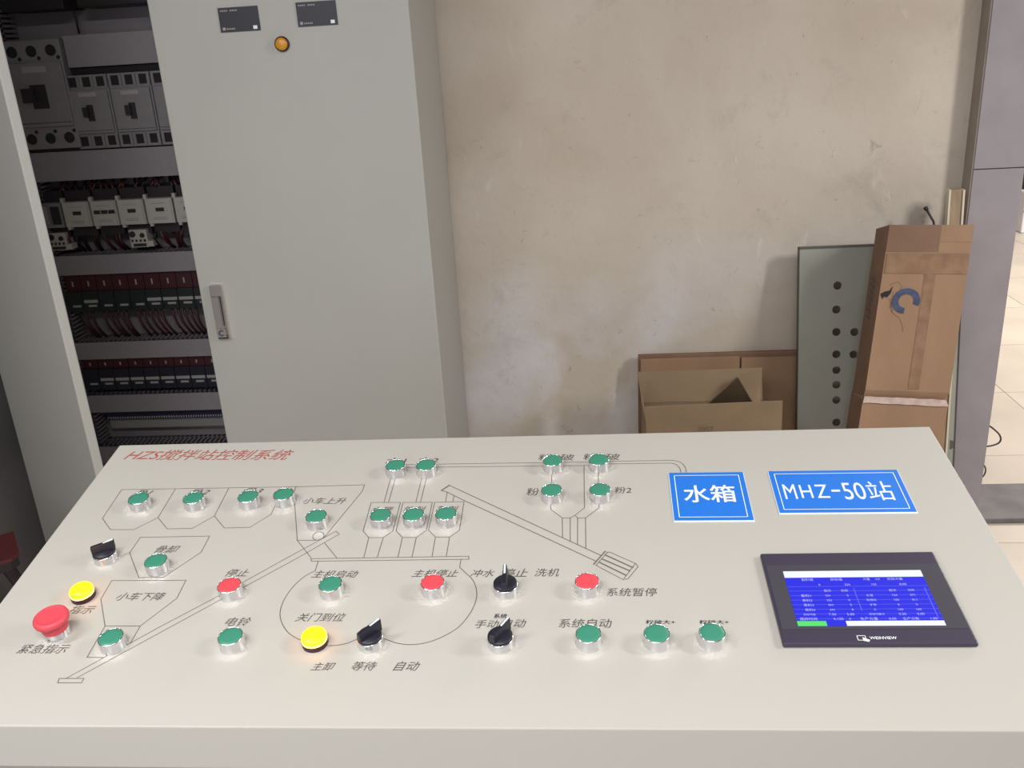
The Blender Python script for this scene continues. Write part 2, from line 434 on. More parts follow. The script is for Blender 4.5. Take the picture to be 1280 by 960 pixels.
# plain black block and a wire at the top
obj('dark_top_block', bx((-1.50, YF-.03, Z(50, 14)), (-1.33, PYL-.001, Z(50, 14)+.25), dark_gap), cab, bevel=.004)
obj('shadow_box', bx((-1.30, YF-.02, Z(140, 8)), (-.90, PYL-.001, Z(140, 8)+.2), wire_k), cab, bevel=.004).name = 'top_shade_box'  # dark box added in place of shade at the cabinet top
obj('wire', MB().mat(wire_k).tube([AT(92, -8, 2.55), AT(93, 15, 2.54), AT(99, 42, 2.53)], .0028), cab)
# --- row of contactors
cz1 = Z(150, 250); cz0 = Z(150, 281)
cxs = [(48, 79), (80.5, 114), (115.5, 148), (149, 182), (183.5, 218), (219.5, 252), (253, 287)]
zref = (cz0+cz1)/2
for i, (a, b) in enumerate(cxs):
    ya = 265 - (a-150)*.045
    xa, xb = X(a, ya), X(b, ya)
    body = MB().mat(white_pl if i else mccb).box((xa+.001, YF-.004, cz0), (xb-.001, YF+.02, cz1))
    body.mat(toggle_m).box((xa+.002, YF+.02, cz0-.03), (xb-.002, PYL-.001, cz1+.03))
    c0 = obj('contactor', body, cab, bevel=0)
    if i == 2:
        for q in (.10, .38, .66): obj('contactor_window', bx((xa+(xb-xa)*q, YF-.006, zref-.001), (xa+(xb-xa)*(q+.24), YF-.0035, zref+.009), toggle_m), c0)
    elif i == 0:
        obj('auxiliary_block', bx((xa+.004, YF-.02, zref-.02), (xa+.04, YF-.004, zref+.03), mccb), c0)
        obj('contactor_window', bx((xa+.042, YF-.006, zref-.025), (xb-.006, YF-.0035, zref+.025), toggle_m), c0)
    else:
        obj('contactor_window', bx((xa+(xb-xa)*.36, YF-.006, zref-.001), (xa+(xb-xa)*.66, YF-.0035, zref+.009), toggle_m), c0)
    if i:
        pr = MB().mat(mccb)
        for q in (.16, .22, .80): pr.box((xa+(xb-xa)*.22, YF-.0046, cz0+(cz1-cz0)*q), (xa+(xb-xa)*.72, YF-.0038, cz0+(cz1-cz0)*q+.0012))
        pr.box((xb-.006, YF-.0046, cz0+.002), (xb-.0052, YF-.0038, cz1-.002))
        obj('contactor_print', pr, c0)
    for q in (xa-.003,):
        obj('terminal_post', bx((q, YF-.002, cz1), (q+.009, YF+.01, cz1+.012), white_pl), c0)
        obj('terminal_post', bx((q+.006, YF-.002, cz0-.008), (q+.015, YF+.01, cz0), white_pl), c0)
# wires above and below the contactors
def curve(p0, p1, sag, n=6, y=None):
    out = []
    for i in range(n+1):
        t = i/n; p = Vector(p0).lerp(Vector(p1), t); p.y -= sag*math.sin(math.pi*t); out.append(p)
    return out
zt = DZ[1][0]
for i in range(60):
    x = -1.49 + i*.0178 + random.uniform(-.006, .006)
    m = wire_m if random.random() < .6 else wire_k
    obj('wire', MB().mat(m).tube(curve((x, YF+.035, cz1+.02), (x+random.uniform(-.02, .02), YF+.06, zt-.002), random.uniform(0, .03)), .0045, 5), cab)
zb = DZ[2][1]
for i in range(64):
    x = -1.50 + i*.0168 + random.uniform(-.008, .008)
    m = wire_m if random.random() < .7 else wire_k
    obj('wire', MB().mat(m).tube(curve((x, YF+.03, cz0-.015), (x+random.uniform(-.02, .02), YF+.06, zb+.002), random.uniform(0, .03)), .0045, 5), cab)
for (px, py) in ((77, 303), (178, 299)):               # thermal overload relays
    p = AT(px, py, YF+.01); m = MB().mat(white_pl).box((p.x-.034, YF+.005, p.z-.022), (p.x+.018, YF+.045, p.z+.028))
    o = obj('overload_relay', m, cab, bevel=.001)
    kn = MB().mat(toggle_m).lathe([(.009, 0), (.008, .004)], 14); put('dial', kn.mesh('dial'), o, TR((p.x-.024, YF+.005, p.z+.016)) @ Rl)
    kn = MB().mat(toggle_m).lathe([(.007, 0), (.006, .004)], 14); put('dial', kn.mesh('dial'), o, TR((p.x+.004, YF+.005, p.z+.012)) @ Rl)
    for k in range(4): obj('terminal_hole', bx((p.x-.030+k*.012, YF+.0035, p.z-.006), (p.x-.024+k*.012, YF+.0055, p.z+.001), toggle_m), o)
    obj('terminal_hole', bx((p.x-.026, YF+.0035, p.z-.019), (p.x+.012, YF+.0055, p.z-.011), toggle_m), o)
    obj('terminal_post', bx((p.x+.018, YF+.002, p.z-.020), (p.x+.034, YF+.03, p.z-.004), white_pl), o)
# --- rows of plug-in relays
def relay_row(zd_top, zd_bot, xstart, step, body_m, n, zA, zB, zC, labels):
    for i in range(n):
        x = xstart + i*step
        if x + step > XR: break
        b = MB().mat(body_m).box((x+.001, YF+.008, zC), (x+step-.001, PYL-.001, zB))
        b.mat(term_r).box((x+.001, YF+.016, zB), (x+step-.001, PYL-.001, zA))
        o = obj('plug_in_relay', b, cab)
        obj('terminal_screw', bx((x+step*.45, YF+.0145, zB+(zA-zB)*.30), (x+step*.53, YF+.0165, zB+(zA-zB)*.62), lab_w), o)
        zz = zC+(zB-zC)*.42
        obj('relay_label', bx((x+step*.30, YF+.0068, zz-.011), (x+step*.82, YF+.0085, zz-.005), lab_w), o)
        if labels(i): obj('relay_label', bx((x+step*.06, YF+.0068, zz+.001), (x+step*.94, YF+.0085, zz+.010), lab_w), o)
ztop = DZ[2][0]
s1 = X(112, 380) - X(92.2, 380)
relay_row(0, 0, X(83, 380), s1, relay_g, 14, ztop-.004, Z(150, 364), Z(150, 389), lambda i: i in (1, 5, 6, 7, 8, 10))
ztop = DZ[3][0]
relay_row(0, 0, X(103, 470), X(139.5, 470)-X(120.5, 470), relay_n, 15, ztop-.004, Z(180, 461), Z(180, 487), lambda i: i > 0)
zb = DZ[3][1]; zs = Z(150, 389)
for i in range(46):
    if i % 6 in (3,): continue
    x = X(96, 400) + i*.0176
    if x > XR-.02: break
    x2 = x + random.uniform(.012, .028)
    obj('wire', MB().mat(wire_m).tube(curve((x, YF+.03, zs+.003), (x2, YF+.055, zb), .018), .0040, 5), cab)
# --- terminal strip with blue terminals
z1 = DZ[4][0]-.004; z0 = Z(150, 529)
obj('terminal_strip', bx((XV+.03, YF+.03, z0), (XR-.01, PYL-.001, z1), term_b), cab)
tt = MB().mat(lab_w)
i = 0; x = XV+.034
while x < XR-.02: tt.box((x, YF+.0285, z0+.003), (x+.0035, YF+.0302, z0+.009)); x += .0078
obj('terminal_marker', tt, cab, kind='stuff')
obj('mounting_rail', bx((XV+.03, YF+.045, z0-.035), (XR-.01, PYL-.001, z0-.006), cab_in), cab)

# ================================================================== LEANING PANEL WITH HOLES
PX0 = AT(1000, 309, 2.61).x; PX1 = 1.032
ztop = AT(1000, 309, 2.61).z; lean = .175
def ply(z): return 2.612 - (ztop - z)*lean             # depth of its face at height z
ang = math.atan(lean)
pan = thing('perforated_panel', ((PX0+PX1)/2, ply(0), 0), 'sage green metal panel with a column of round holes leaning on the wall', 'panel')
HL = ztop/math.cos(ang)
PF = Matrix.Translation((PX0, ply(0), 0)) @ Matrix.Rotation(-ang, 4, 'X')       # x right, z up along the sheet
wd = PX1-PX0
def on_panel(px, py):                                  # pixel -> sheet coordinates
    r = ray(px, py); nrm = PF.to_3x3() @ Vector((0, -1, 0)); p0 = PF.translation
    p = O + r*((p0-O).dot(nrm)/r.dot(nrm)); q = PF.inverted() @ p; return q.x, q.z
holes = [on_panel(*p) for p in ((1047,357),(1045.5,387),(1045.5,415),(1068,415),(1045.5,443),(1067,443),(1045.5,462.5),(1045.5,481),(1045.5,500),(1045.5,528))]
zz = holes[-1][1]
for k in range(1, 4): holes.append((holes[-1][0], zz-.075*k))
def holed_sheet(w_, h_, hs, r, th):
    bm = bmesh.new(); n = 16
    o = [bm.verts.new(p) for p in ((0,0,0),(w_,0,0),(w_,0,h_),(0,0,h_))]
    es = [bm.edges.new((o[i], o[(i+1)%4])) for i in range(4)]
    for (hx_, hz_) in hs:
        vs = [bm.verts.new((hx_+r*math.cos(2*math.pi*i/n), 0, hz_+r*math.sin(2*math.pi*i/n))) for i in range(n)]
        es += [bm.edges.new((vs[i], vs[(i+1)%n])) for i in range(n)]
    bmesh.ops.triangle_fill(bm, use_beauty=True, use_dissolve=False, edges=es)
    r_ = bmesh.ops.extrude_face_region(bm, geom=bm.faces[:])
    bmesh.ops.translate(bm, vec=(0, th, 0), verts=[v for v in r_['geom'] if isinstance(v, bmesh.types.BMVert)])
    bmesh.ops.recalc_face_normals(bm, faces=bm.faces)
    me = bpy.data.meshes.new('sheet'); bm.to_mesh(me); bm.free(); return me
me = holed_sheet(wd, HL, holes, .0115, .002); me.materials.append(perf)
put('sheet', me, pan, PF)
def pbox(name, a, b, m, parent=pan, **k):
    return put(name, bx(a, b, m).mesh(name), parent, PF, **k)
pbox('folded_edge', (0, .002, HL-.002), (wd, .022, HL), perf_e)
pbox('folded_edge', (-.0015, -.0005, 0), (0, .022, HL), perf_e)
pbox('folded_edge', (wd-.028, -.0035, 0), (wd-.016, 0, HL-.002), perf)
pbox('folded_edge', (wd-.002, -.0035, 0), (wd, .022, HL), perf_e)
pbox('top_rim', (0, -.003, HL-.006), (wd, .0, HL), perf_e)
hx_, hz_ = on_panel(1187, 556)
put('hole_plug', MB().mat(perf_e).lathe([(.014, 0), (.013, .002)], 20).mesh('hole_plug'), pan, PF @ TR((hx_, 0, hz_)) @ Rl)

# ================================================================== LONG CARDBOARD BOX
def B(px, py, Y): return AT(px, py, Y)
# sections: top, fold at the tape, foot on the floor
yt, ym, yb = 2.44, 2.325, 2.20
dp = .108
Lt, Rt = B(1112, 281, yt), B(1218, 281, yt)
Lm, Rm = B(1080, 496, ym), B(1184, 500, ym)
dz = Lm.z
Lb = Vector((Lm.x-.085, yb-.02, 0)); Rb = Vector((Rm.x-.075, yb-.02, 0))
def back(p, dx=0, dzz=0): return p + Vector((dx, dp, -.032 if p.z > .1 else 0))
lb = thing('long_carton', ((Lb.x+Rb.x)/2, yb+.05, 0), 'tall taped brown cardboard carton with a blue letter C leaning at the column', 'box')
m_ = MB()
def quad(mb, mtl, *p, th=None): mb.mat(mtl).add([Vector(q) for q in p], [(0, 1, 2, 3)])
lo_t, lo_r = Lm + Vector((-.004, -.004, -.014)), Rm + Vector((.002, -.004, -.016))
secs = [(Lb, Rb, 0), (lo_t, lo_r, .0), (Lm+Vector((0, .004, 0)), Rm+Vector((-.006, .004, 0)), 0), (Lm+Vector((.002, 0, .02)), Rm+Vector((.004, 0, .02)), 0), (Lt, Rt, 0)]
rings = []
for (l, r, _) in secs:
    rings.append([l, r, back(r, .004), back(l, .0)])
vs = [v for rg in rings for v in rg]
m_.mat(card)
for k in range(len(secs)-1):
    a = k*4; b = a+4
n0 = len(m_.v); m_.v += vs
def face(ids, mt):
    m_.mat(mt); m_.f.append(ids); m_.mi.append(m_.m); m_.sm.append(False)
for k in range(len(secs)-1):
    a = k*4; b = a+4
    face([a, a+1, b+1, b], card); face([a+1, a+2, b+2, b+1], card); face([a+2, a+3, b+3, b+2], card_d); face([a+3, a, b, b+3], card_d)  # darker board on side, back and inside puts their shade into the colour
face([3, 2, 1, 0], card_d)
t = (len(secs)-1)*4
ins = [v.copy() for v in rings[-1]]; cen = sum(ins, Vector())/4
i0 = len(m_.v)
for v in ins: m_.v.append(v + (cen-v)*.04)
for v in ins: m_.v.append(v + (cen-v)*.04 - Vector((0, 0, .06)))
for k in range(4):
    j = (k+1) % 4
    face([t+k, t+j, i0+j, i0+k], card); face([i0+k, i0+j, i0+4+j, i0+4+k], card_d)
face([i0+4, i0+5, i0+6, i0+7], card_d)
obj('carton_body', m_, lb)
def Fp(s, t_, off=-.0012):                             # point on its front face, s across, t_ down from the top to the tape
    p = (Lt.lerp(Rt, s)).lerp((Lm+Vector((.002, 0, .02))).lerp(Rm+Vector((.004, 0, .02)), s), t_); n_ = (Rt-Lt).cross(Lt-Lm).normalized()
    if n_.y > 0: n_ = -n_
    return p + n_*off
def strip(name, pts, mt, nx=1, ny=1, **k):
    mb = MB().mat(mt); a, b, c_, d_ = pts; vs = []; fs = []
    for j in range(ny+1):
        for i in range(nx+1):
            s = a[0]+(b[0]-a[0])*i/nx; s2 = d_[0]+(c_[0]-d_[0])*i/nx; tt_ = j/ny
            ss = s+(s2-s)*tt_; t0 = a[1]+(b[1]-a[1])*i/nx; t1 = d_[1]+(c_[1]-d_[1])*i/nx
            vs.append(Fp(ss, t0+(t1-t0)*tt_, -k.get('off', .0012)*-1 if False else -.0012 + random.uniform(0, k.get('wr', 0))*-1))
    for j in range(ny):
        for i in range(nx):
            q = j*(nx+1)+i; fs.append((q, q+1, q+nx+2, q+nx+1))
    mb.add(vs, fs, False); return mb
def Fq(s, t_): return Fp(s, t_)
def lay(mb, mt, s0, t0, s1, t1, off, nx=1, ny=1, wr=0, slant=0):
    mb.mat(mt); vs = []; fs = []
    for j in range(ny+1):
        for i in range(nx+1):
            s = s0+(s1-s0)*i/nx; t_ = t0+(t1-t0)*j/ny + slant*i/nx
            vs.append(Fp(s, t_, off + random.uniform(0, wr)))
    for j in range(ny):
        for i in range(nx):
            q = j*(nx+1)+i; fs.append((q, q+1, q+nx+2, q+nx+1))
    mb.add(vs, fs, False)
ob = .0012
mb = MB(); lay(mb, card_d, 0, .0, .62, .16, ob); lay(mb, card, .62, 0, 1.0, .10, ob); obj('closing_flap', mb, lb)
mb = MB(); lay(mb, tape, .02, .17, .995, .29, ob+.0006, 14, 5, .0006); obj('clear_tape', mb, lb, label='shiny crinkled clear tape')
mb = MB(); lay(mb, tape, .50, .29, .63, .985, ob, 1, 16, .0003); obj('clear_tape', mb, lb)
# tape round the fold
mb = MB().mat(pink_tape)
nrm = Vector((0, -1, -.1)).normalized()
a0, a1 = Lm + Vector((0, .002, .004)), Rm + Vector((-.004, .002, .002)); b0, b1 = lo_t + Vector((0, 0, .001)), lo_r
pts = []
for i in range(13):
    t_ = i/12; up_ = a0.lerp(a1, t_) + Vector((0, -.007 + random.uniform(-.001, .001), random.uniform(-.001, .001))); dn_ = b0.lerp(b1, t_) + Vector((0, -.004, random.uniform(-.0015, .0015))); pts.append((up_, dn_))
for i in range(12): mb.add([pts[i][0], pts[i+1][0], pts[i+1][1], pts[i][1]], [(0, 1, 2, 3)])
q0, q1 = pts[0]; mb.mat(card_g).add([q0, q1, q1+Vector((.001, dp+.006, -.03)), q0+Vector((.001, dp+.006, -.03))], [(0, 1, 2, 3)])
obj('fold_tape', mb, lb, label='pinkish tape wrapped round the fold')
# blue C, turned on its side
mb = MB().mat(blue_ink); n = 26; ring = []
cs, ct = .325, .455
for i in range(n+1):
    a = math.radians(-22 + 290*i/n)                    # opening to the lower right
    for rr in (.0175, .0325):
        base = Fp(cs, ct, ob+.0004); ax = (Fp(1, ct)-Fp(0, ct)).normalized(); az = (Fp(.5, 0)-Fp(.5, 1)).normalized()
        ring.append(base + ax*rr*1.10*math.cos(a) + az*rr*1.02*math.sin(a))
for i in range(n): mb.add([ring[2*i], ring[2*i+1], ring[2*i+3], ring[2*i+2]], [(0, 1, 2, 3)])
obj('printed_letter', mb, lb, label='blue printed letter C turned sideways')
# torn hole and pencil scribble
mb = MB().mat(dark_gap)
pp = [(.0, .415), (.045, .40), (.10, .395), (.135, .365), (.12, .41), (.085, .435), (.05, .43), (.03, .445)]
mb.add([Fp(s+.01, t_, ob+.0004) for s, t_ in pp], [tuple(range(len(pp)))]); obj('tear', mb, lb)
sc = MB().mat(dark_ink)
for (pts_) in ([(.10,.36),(.20,.34),(.26,.37),(.20,.42),(.14,.50)], [(.13,.44),(.17,.52),(.28,.56),(.33,.61),(.34,.64)], [(.16,.40),(.15,.47),(.19,.53)]):
    sc.tube([Fp(s, t_, ob+.0003) for s, t_ in pts_], .00035, 4)
obj('scribble', sc, lb)
# lettering down the side face
sd = MB().mat(blue_ink)
for k in range(7):
    f_ = .36 + .032*k*1.15; p = Lt.lerp(Lm, f_); yv = Vector((0, 1, 0)); zv = (Lt-Lm).normalized()
    for q, (y_, z_, wy, wz) in enumerate(((.045, 0, .035, .0016), (.045, .0055, .035, .0016), (.078, .0, .004, .007))[:2+(k % 2)]):
        pts_ = [p+yv*y_+zv*z_, p+yv*(y_+wy)+zv*(z_+.004), p+yv*(y_+wy)+zv*(z_+wz+.004), p+yv*y_+zv*(z_+wz)]
        sd.add([v+Vector((-.0008, 0, 0)) for v in pts_], [(0, 1, 2, 3)])
obj('side_lettering', sd, lb, label='faded dark lettering down the side')

# ---- timber strip, bent bolt standing behind the carton
tp0, tp1 = AT(1186, 237, 2.598), AT(1206, 237, 2.598)
tb0, tb1 = AT(1178, 300, 2.598), AT(1202, 300, 2.598)
sl = (tb0-tp0); kk = (0-tp0.z)/sl.z
def down(p, q): d_ = q-p; return p + d_*((0-p.z)/d_.z)
fb0, fb1 = down(tp0, tb0), down(tp1, tb1)
fb0 = Vector((fb0.x, 2.427, 0)); fb1 = Vector((fb0.x+(tp1-tp0).length, 2.427, 0))
ts = thing('timber_strip', ((fb0.x+fb1.x)/2, 2.5, 0), 'thin timber strip with pale edges standing behind the carton', 'timber')
def hex_strip(a, b, c_, d_, dpth): 
    y_ = Vector((0, dpth, 0)); return [a, b, b+y_, a+y_, c_, d_, d_+y_, c_+y_]
e = (tp1-tp0)*.12
obj('board', MB().mat(wood).hexa(hex_strip(fb0+e, fb1-e, tp0+e, tp1-e, .014)), ts)
fw = Vector((0, -.004, 0))
obj('pale_edge', MB().mat(wood_l).hexa(hex_strip(fb0+fw, fb0+e+fw, tp0+fw, tp0+e+fw, .02)), ts)
obj('pale_edge', MB().mat(wood_l).hexa(hex_strip(fb1-e+fw, fb1+fw, tp1-e+fw, tp1+fw, .02)), ts)
p1, p2 = AT(1157, 260, 2.605), AT(1167, 277, 2.598); rd = thing('iron_rod', (p2.x+.1, 2.5, 0), 'thin dark iron rod poking out above the carton', 'rod')
dv = p2-p1; e_ = p1 + dv*((.02-p1.z)/dv.z)*0.0 + Vector((.30*0+.06, 0, -p1.z+.01))
rm = MB().mat(iron).tube([p1, p2, p2 + Vector((.006, -.006, -.04)), Vector((p2.x+.006, 2.428, .004))], .0033, 8)
obj('shaft', rm, rd)
hd = MB().mat(iron).tube([p1+(p1-p2).normalized()*.003, p1+(p2-p1).normalized()*.006], .0055, 10); obj('rod_head', hd, rd)

# ================================================================== FLATTENED CARTON + OPEN BOX
a, b = AT(795, 442, 2.655), AT(1004, 438, 2.655)
zt_ = AT(900, 440, 2.655).z
fs = thing('flattened_carton', ((a.x+b.x)/2, 2.64, 0), 'large flattened reddish brown carton standing flat against the wall', 'box')
fm = MB().mat(card_d)
fm.hexa([(a.x, 2.60, 0), (b.x+.03, 2.60, 0), (b.x+.03, 2.612, 0), (a.x, 2.612, 0), (a.x+.006, 2.645, zt_), (b.x+.03, 2.645, zt_), (b.x+.03, 2.66, zt_), (a.x+.006, 2.66, zt_)])
obj('outer_sheet', fm, fs, bevel=.002)
sp = AT(925, 440, 2.64).x
fm = MB().mat(card)
for (xa, xb, dz_) in ((a.x+.012, sp-.002, .008), (sp+.003, b.x-.0, .012)):
    zz_ = zt_-dz_
    fm.hexa([(xa, 2.586, .02), (xb, 2.586, .02), (xb, 2.594, .02), (xa, 2.594, .02), (xa, 2.628, zz_), (xb, 2.628, zz_), (xb, 2.638, zz_), (xa, 2.638, zz_)])
obj('front_sheet', fm, fs, bevel=.001)
# open box
YB, YFr = 2.49, 2.27
zr = AT(923, 478, YB).z                                # rim height
bl, br = AT(806, 480, YB).x, AT(928, 480, YB).x
zf = AT(890, 503, YFr).z
fl_, frr = AT(808, 510, YFr).x, AT(945, 505, YFr).x
op = thing('open_carton', ((fl_+frr)/2, (YB+YFr)/2, 0), 'open cardboard box with raised flaps in front of the flattened carton', 'box')
th = .005
body = MB().mat(card_g)
rimz = zr-.055
xl, xr = AT(808, 520, YFr).x, AT(977, 530, YFr).x
body.box((xl, YFr, 0), (xr, YFr+th, rimz)); body.box((xl, YB-th, 0), (xr, YB, rimz))
body.box((xl, YFr, 0), (xl+th, YB, rimz)); body.box((xr-th, YFr, 0), (xr, YB, rimz)); body.box((xl, YFr, 0), (xr, YB, th))
obj('carton_wall', body, op)
ztf = AT(900, 461, YB+.03).z
def flap(p, q, r_, s_, t_, mt):
    n_ = (q-p).cross(s_-p).normalized()*t_; return MB().mat(mt).hexa([p, q, q+n_, p+n_, s_, r_, r_+n_, s_+n_])
P = Vector
tr = AT(952, 460, YB+.03); tl = AT(797, 463, YB+.03)
obj('carton_flap', flap(P((xl, YB, rimz)), P((xr-.01, YB, rimz)), P((tr.x, YB+.03, ztf)), P((tl.x, YB+.03, ztf-.002)), .004, card_g), op)
p = AT(806, 508, YFr-.02); q = AT(978, 500.5, YFr-.02)
obj('carton_flap', flap(P((xl, YFr, rimz)), P((xr, YFr, rimz)), P((q.x, YFr-.02, q.z)), P((p.x, YFr-.02, p.z)), .004, card_g), op)
# right flap leaning up against the back flap, with a made-up triangle tilted to look like the shaded corner
ap = AT(922, 471, YB-.02); f1 = AT(943, 505, YFr+.05); f2 = AT(951, 505, YFr+.05)
e1 = AT(951.5, 461.5, YB-.0)
obj('carton_flap', MB().mat(card_g).hexa([f1, f2, f2+P((0, .004, 0)), f1+P((0, .004, 0)), ap, e1, e1+P((0, .004, 0)), ap+P((0, .004, 0))]), op)
g1 = AT(884, 506, YB-.02); g2 = AT(942, 506, YB-.02); ap = AT(922, 471.5, YB-.13)
obj('shade_triangle', MB().mat(card_g).hexa([g1, g2, g2+P((0, .004, 0)), g1+P((0, .004, 0)), ap+P((-.002, .0, 0)), ap+P((.001, -.003, 0)), ap+P((.001, .004, 0)), ap+P((-.002, .005, 0))]), op)
obj('carton_flap', flap(P((xl+.002, YFr+.02, rimz)), P((xl+.002, YB-.01, rimz)), P((xl-.012, YB-.02, rimz+.10)), P((xl-.010, YFr+.03, rimz+.08)), .004, card_g), op)
me = text_mesh('2027', dark_ink); c = AT(882, 535, YFr-.0165)
wpx = (AT(892, 535, YFr-.017).x-AT(873, 535, YFr-.017).x)
put('printed_number', me, op, TR((c.x, YFr-.0168, c.z-.004)) @ Matrix.Rotation(math.radians(90-6), 4, 'X') @ Matrix.Scale(wpx, 4))

# ================================================================== SMALL THINGS BY THE DOORWAY
mc0 = FL(1276, 292); 
wa = thing('white_appliance', (mc0.x+.35, mc0.y+.3, 0), 'white appliance with a dark round port standing beyond the doorway', 'appliance')
x_ = mc0.x; hgt = AT(1277, 240, mc0.y).z
obj('housing', bx((x_, mc0.y, 0), (x_+.6, mc0.y+.5, hgt), machine_w), wa, bevel=.01)
obj('seam', bx((x_, mc0.y-.002, hgt*.52), (x_+.6, mc0.y+.001, hgt*.56), iron), wa)
put('round_port', MB().mat(iron).lathe([(.075, 0), (.07, .02)], 24).mesh('round_port'), wa, TR((x_+.11, mc0.y, hgt*.76)) @ Rl)
obj('top_unit', bx((x_+.02, mc0.y+.05, hgt), (x_+.45, mc0.y+.4, hgt+.18), iron), wa, bevel=.01)
def loop(pts, Y, r, label, nm='cable_loop'):
    ps = [AT(x, y, Y) for x, y in pts]; sm = []
    for i in range(len(ps)-1):
        for s in range(4):
            t_ = s/4; p0 = ps[max(i-1, 0)]; p3 = ps[min(i+2, len(ps)-1)]
            a_, b_ = ps[i], ps[i+1]
            sm.append(.5*((2*a_)+(b_-p0)*t_+(2*p0-5*a_+4*b_-p3)*t_*t_+(3*a_-p0-3*b_+p3)*t_**3))
    sm.append(ps[-1]); sm = [Vector((colR-.003, Y, sm[0].z))] + [p for p in sm if p.x > colR] + [Vector((colR-.003, Y, sm[-1].z))]
    o = obj(nm, MB().mat(cable_m).tube(sm, r, 8)); o['label'] = label; o['category'] = 'cable'; return o
loop([(1232, 530), (1237, 532.5), (1243, 537), (1249, 543), (1251, 549), (1248, 554), (1240, 557), (1233, 558), (1226, 559)], 2.80, .0028, 'larger dark cable loop sticking out behind the column')
loop([(1224, 579), (1229, 580.5), (1232, 586), (1231, 592), (1228, 596), (1222, 598)], 2.80, .0024, 'smaller cable loop low behind the column', 'small_cable_loop')

# black cable tie ends on the cabinet side foot
vv = AT(567, 540, 2.50)
cb = obj('black_cable_tuft', MB().mat(wire_k).tube([AT(561, 552, 2.5)+Vector((.03,0,-.1)), AT(563, 548, 2.5), AT(564.5, 540, 2.5), AT(565.5, 528, 2.5)], .0022, 6).tube([AT(569, 560, 2.5), AT(568.5, 545, 2.5), AT(566.5, 532, 2.5), AT(566, 521, 2.5)], .003, 6).tube([AT(564, 560, 2.5), AT(566, 542, 2.5), AT(567.5, 523, 2.5)], .0016, 6))
cb['label'] = 'black cable ends standing beside the foot of the cabinet'; cb['category'] = 'cable'

# ================================================================== STOOL (left)
sz = .47
A_ = FL(17, 664, sz); B_ = FL(24, 690, sz)
stl = thing('folding_stool', (A_.x-.15, A_.y-.1, 0), 'dark red seat on black legs at the left behind the console', 'stool')
ex_ = (A_-B_); ex_.z = 0; side = ex_.length; ey_ = Vector((-ex_.y, ex_.x, 0)).normalized()*1
if ey_.x > 0: ey_ = -ey_
ey_ *= .26
# stretch the seat towards the left of the visible corner
B2 = B_ - ex_.normalized()*.0
dn_ = Vector((0, 0, -.008))
C1 = A_ + ey_; D1 = B2 + ey_
B3 = FL(14, 698, sz); D2 = D1 + (B3-B2)
seat = MB().mat(stool_r); pt = [B2, A_, C1, D1, D2, B3]
seat.add([p_+dn_ for p_ in pt]+pt, [(5, 4, 3, 2, 1, 0), (6, 7, 8, 9, 10, 11)]+[(k, (k+1) % 6, (k+1) % 6+6, k+6) for k in range(6)])
obj('seat', seat, stl)
cen = sum(pt, Vector())/6
rim = MB().mat(wire_k); pr = [cen+(p_-cen)*.97+Vector((0, 0, -.0085)) for p_ in pt]
rim.add([p_+Vector((0, 0, -.022)) for p_ in pr]+pr, [(5, 4, 3, 2, 1, 0), (6, 7, 8, 9, 10, 11)]+[(k, (k+1) % 6, (k+1) % 6+6, k+6) for k in range(6)])
obj('seat_frame', rim, stl)
b0 = B3+Vector((-.04, .02, -.02))
for p_, q_ in ((b0, FL(75, 800, .012)), (D2+Vector((.02, .02, -.03)), Vector((D2.x-.12, D2.y-.05, .012))),
               (A_+Vector((-.04, -.02, -.03)), Vector((A_.x-.03, A_.y+.12, .012))), (C1+Vector((.02, -.02, -.03)), Vector((C1.x-.10, C1.y+.06, .012)))):
    obj('leg', MB().mat(wire_k).tube([p_, q_], .012, 10), stl)

# ================================================================== CONTROL CONSOLE
TLc, TRc = PN(150, 556), PN(1162, 533.5)
FLc = PN(0, 908); 
xL, xR = (TLc.x), (TRc.x); yR_ = (TLc.y+TRc.y)/2; yF_ = .7228
def ptop(x, y):                                        # height of the sloping top at y
    return TLc.z + (y-TLc.y)*math.tan(T)
cs_ = thing('control_console', ((xL+xR)/2, (yR_+yF_)/2, 0), 'cream steel control console with a sloping top of push buttons and a touch screen', 'console')
zR, zF = ptop(0, yR_), ptop(0, yF_)
th = .003
top = MB().mat(console).hexa([(xL, yF_, zF-th), (xR, yF_, zF-th), (xR, yR_, zR-th), (xL, yR_, zR-th), (xL, yF_, zF), (xR, yF_, zF), (xR, yR_, zR), (xL, yR_, zR)])
topo = obj('sloping_top', top, cs_, bevel=.0012)
zA = AT(0, 958, yF_).z
obj('front_lip', MB().mat(console).hexa([(xL, yF_, zA), (xR, yF_, zA), (xR, yF_+.02, zA), (xL, yF_+.02, zA), (xL, yF_, zF-.0012), (xR, yF_, zF-.0012), (xR, yF_+.02, zF-.002), (xL, yF_+.02, zF-.002)]), cs_, bevel=.001)
bd = MB().mat(console)
i_ = .02
bd.hexa([(xL+i_, yF_+.03, 0), (xR-i_, yF_+.03, 0), (xR-i_, yR_-i_, 0), (xL+i_, yR_-i_, 0), (xL+i_, yF_+.03, zF-.006), (xR-i_, yF_+.03, zF-.006), (xR-i_, yR_-i_, zR-.008), (xL+i_, yR_-i_, zR-.008)])
obj('console_body', bd, cs_)
for (x0_, x1_) in ((xL, xL+.003), (xR-.003, xR)):
    obj('side_lip', MB().mat(console).hexa([(x0_, yF_+.02, zA), (x1_, yF_+.02, zA), (x1_, yR_, zR-.05), (x0_, yR_, zR-.05), (x0_, yF_+.02, zF-.004), (x1_, yF_+.02, zF-.004), (x1_, yR_, zR-.004), (x0_, yR_, zR-.004)]), cs_)
obj('rear_lip', bx((xL, yR_-.003, zR-.05), (xR, yR_, zR-.004), console), cs_)

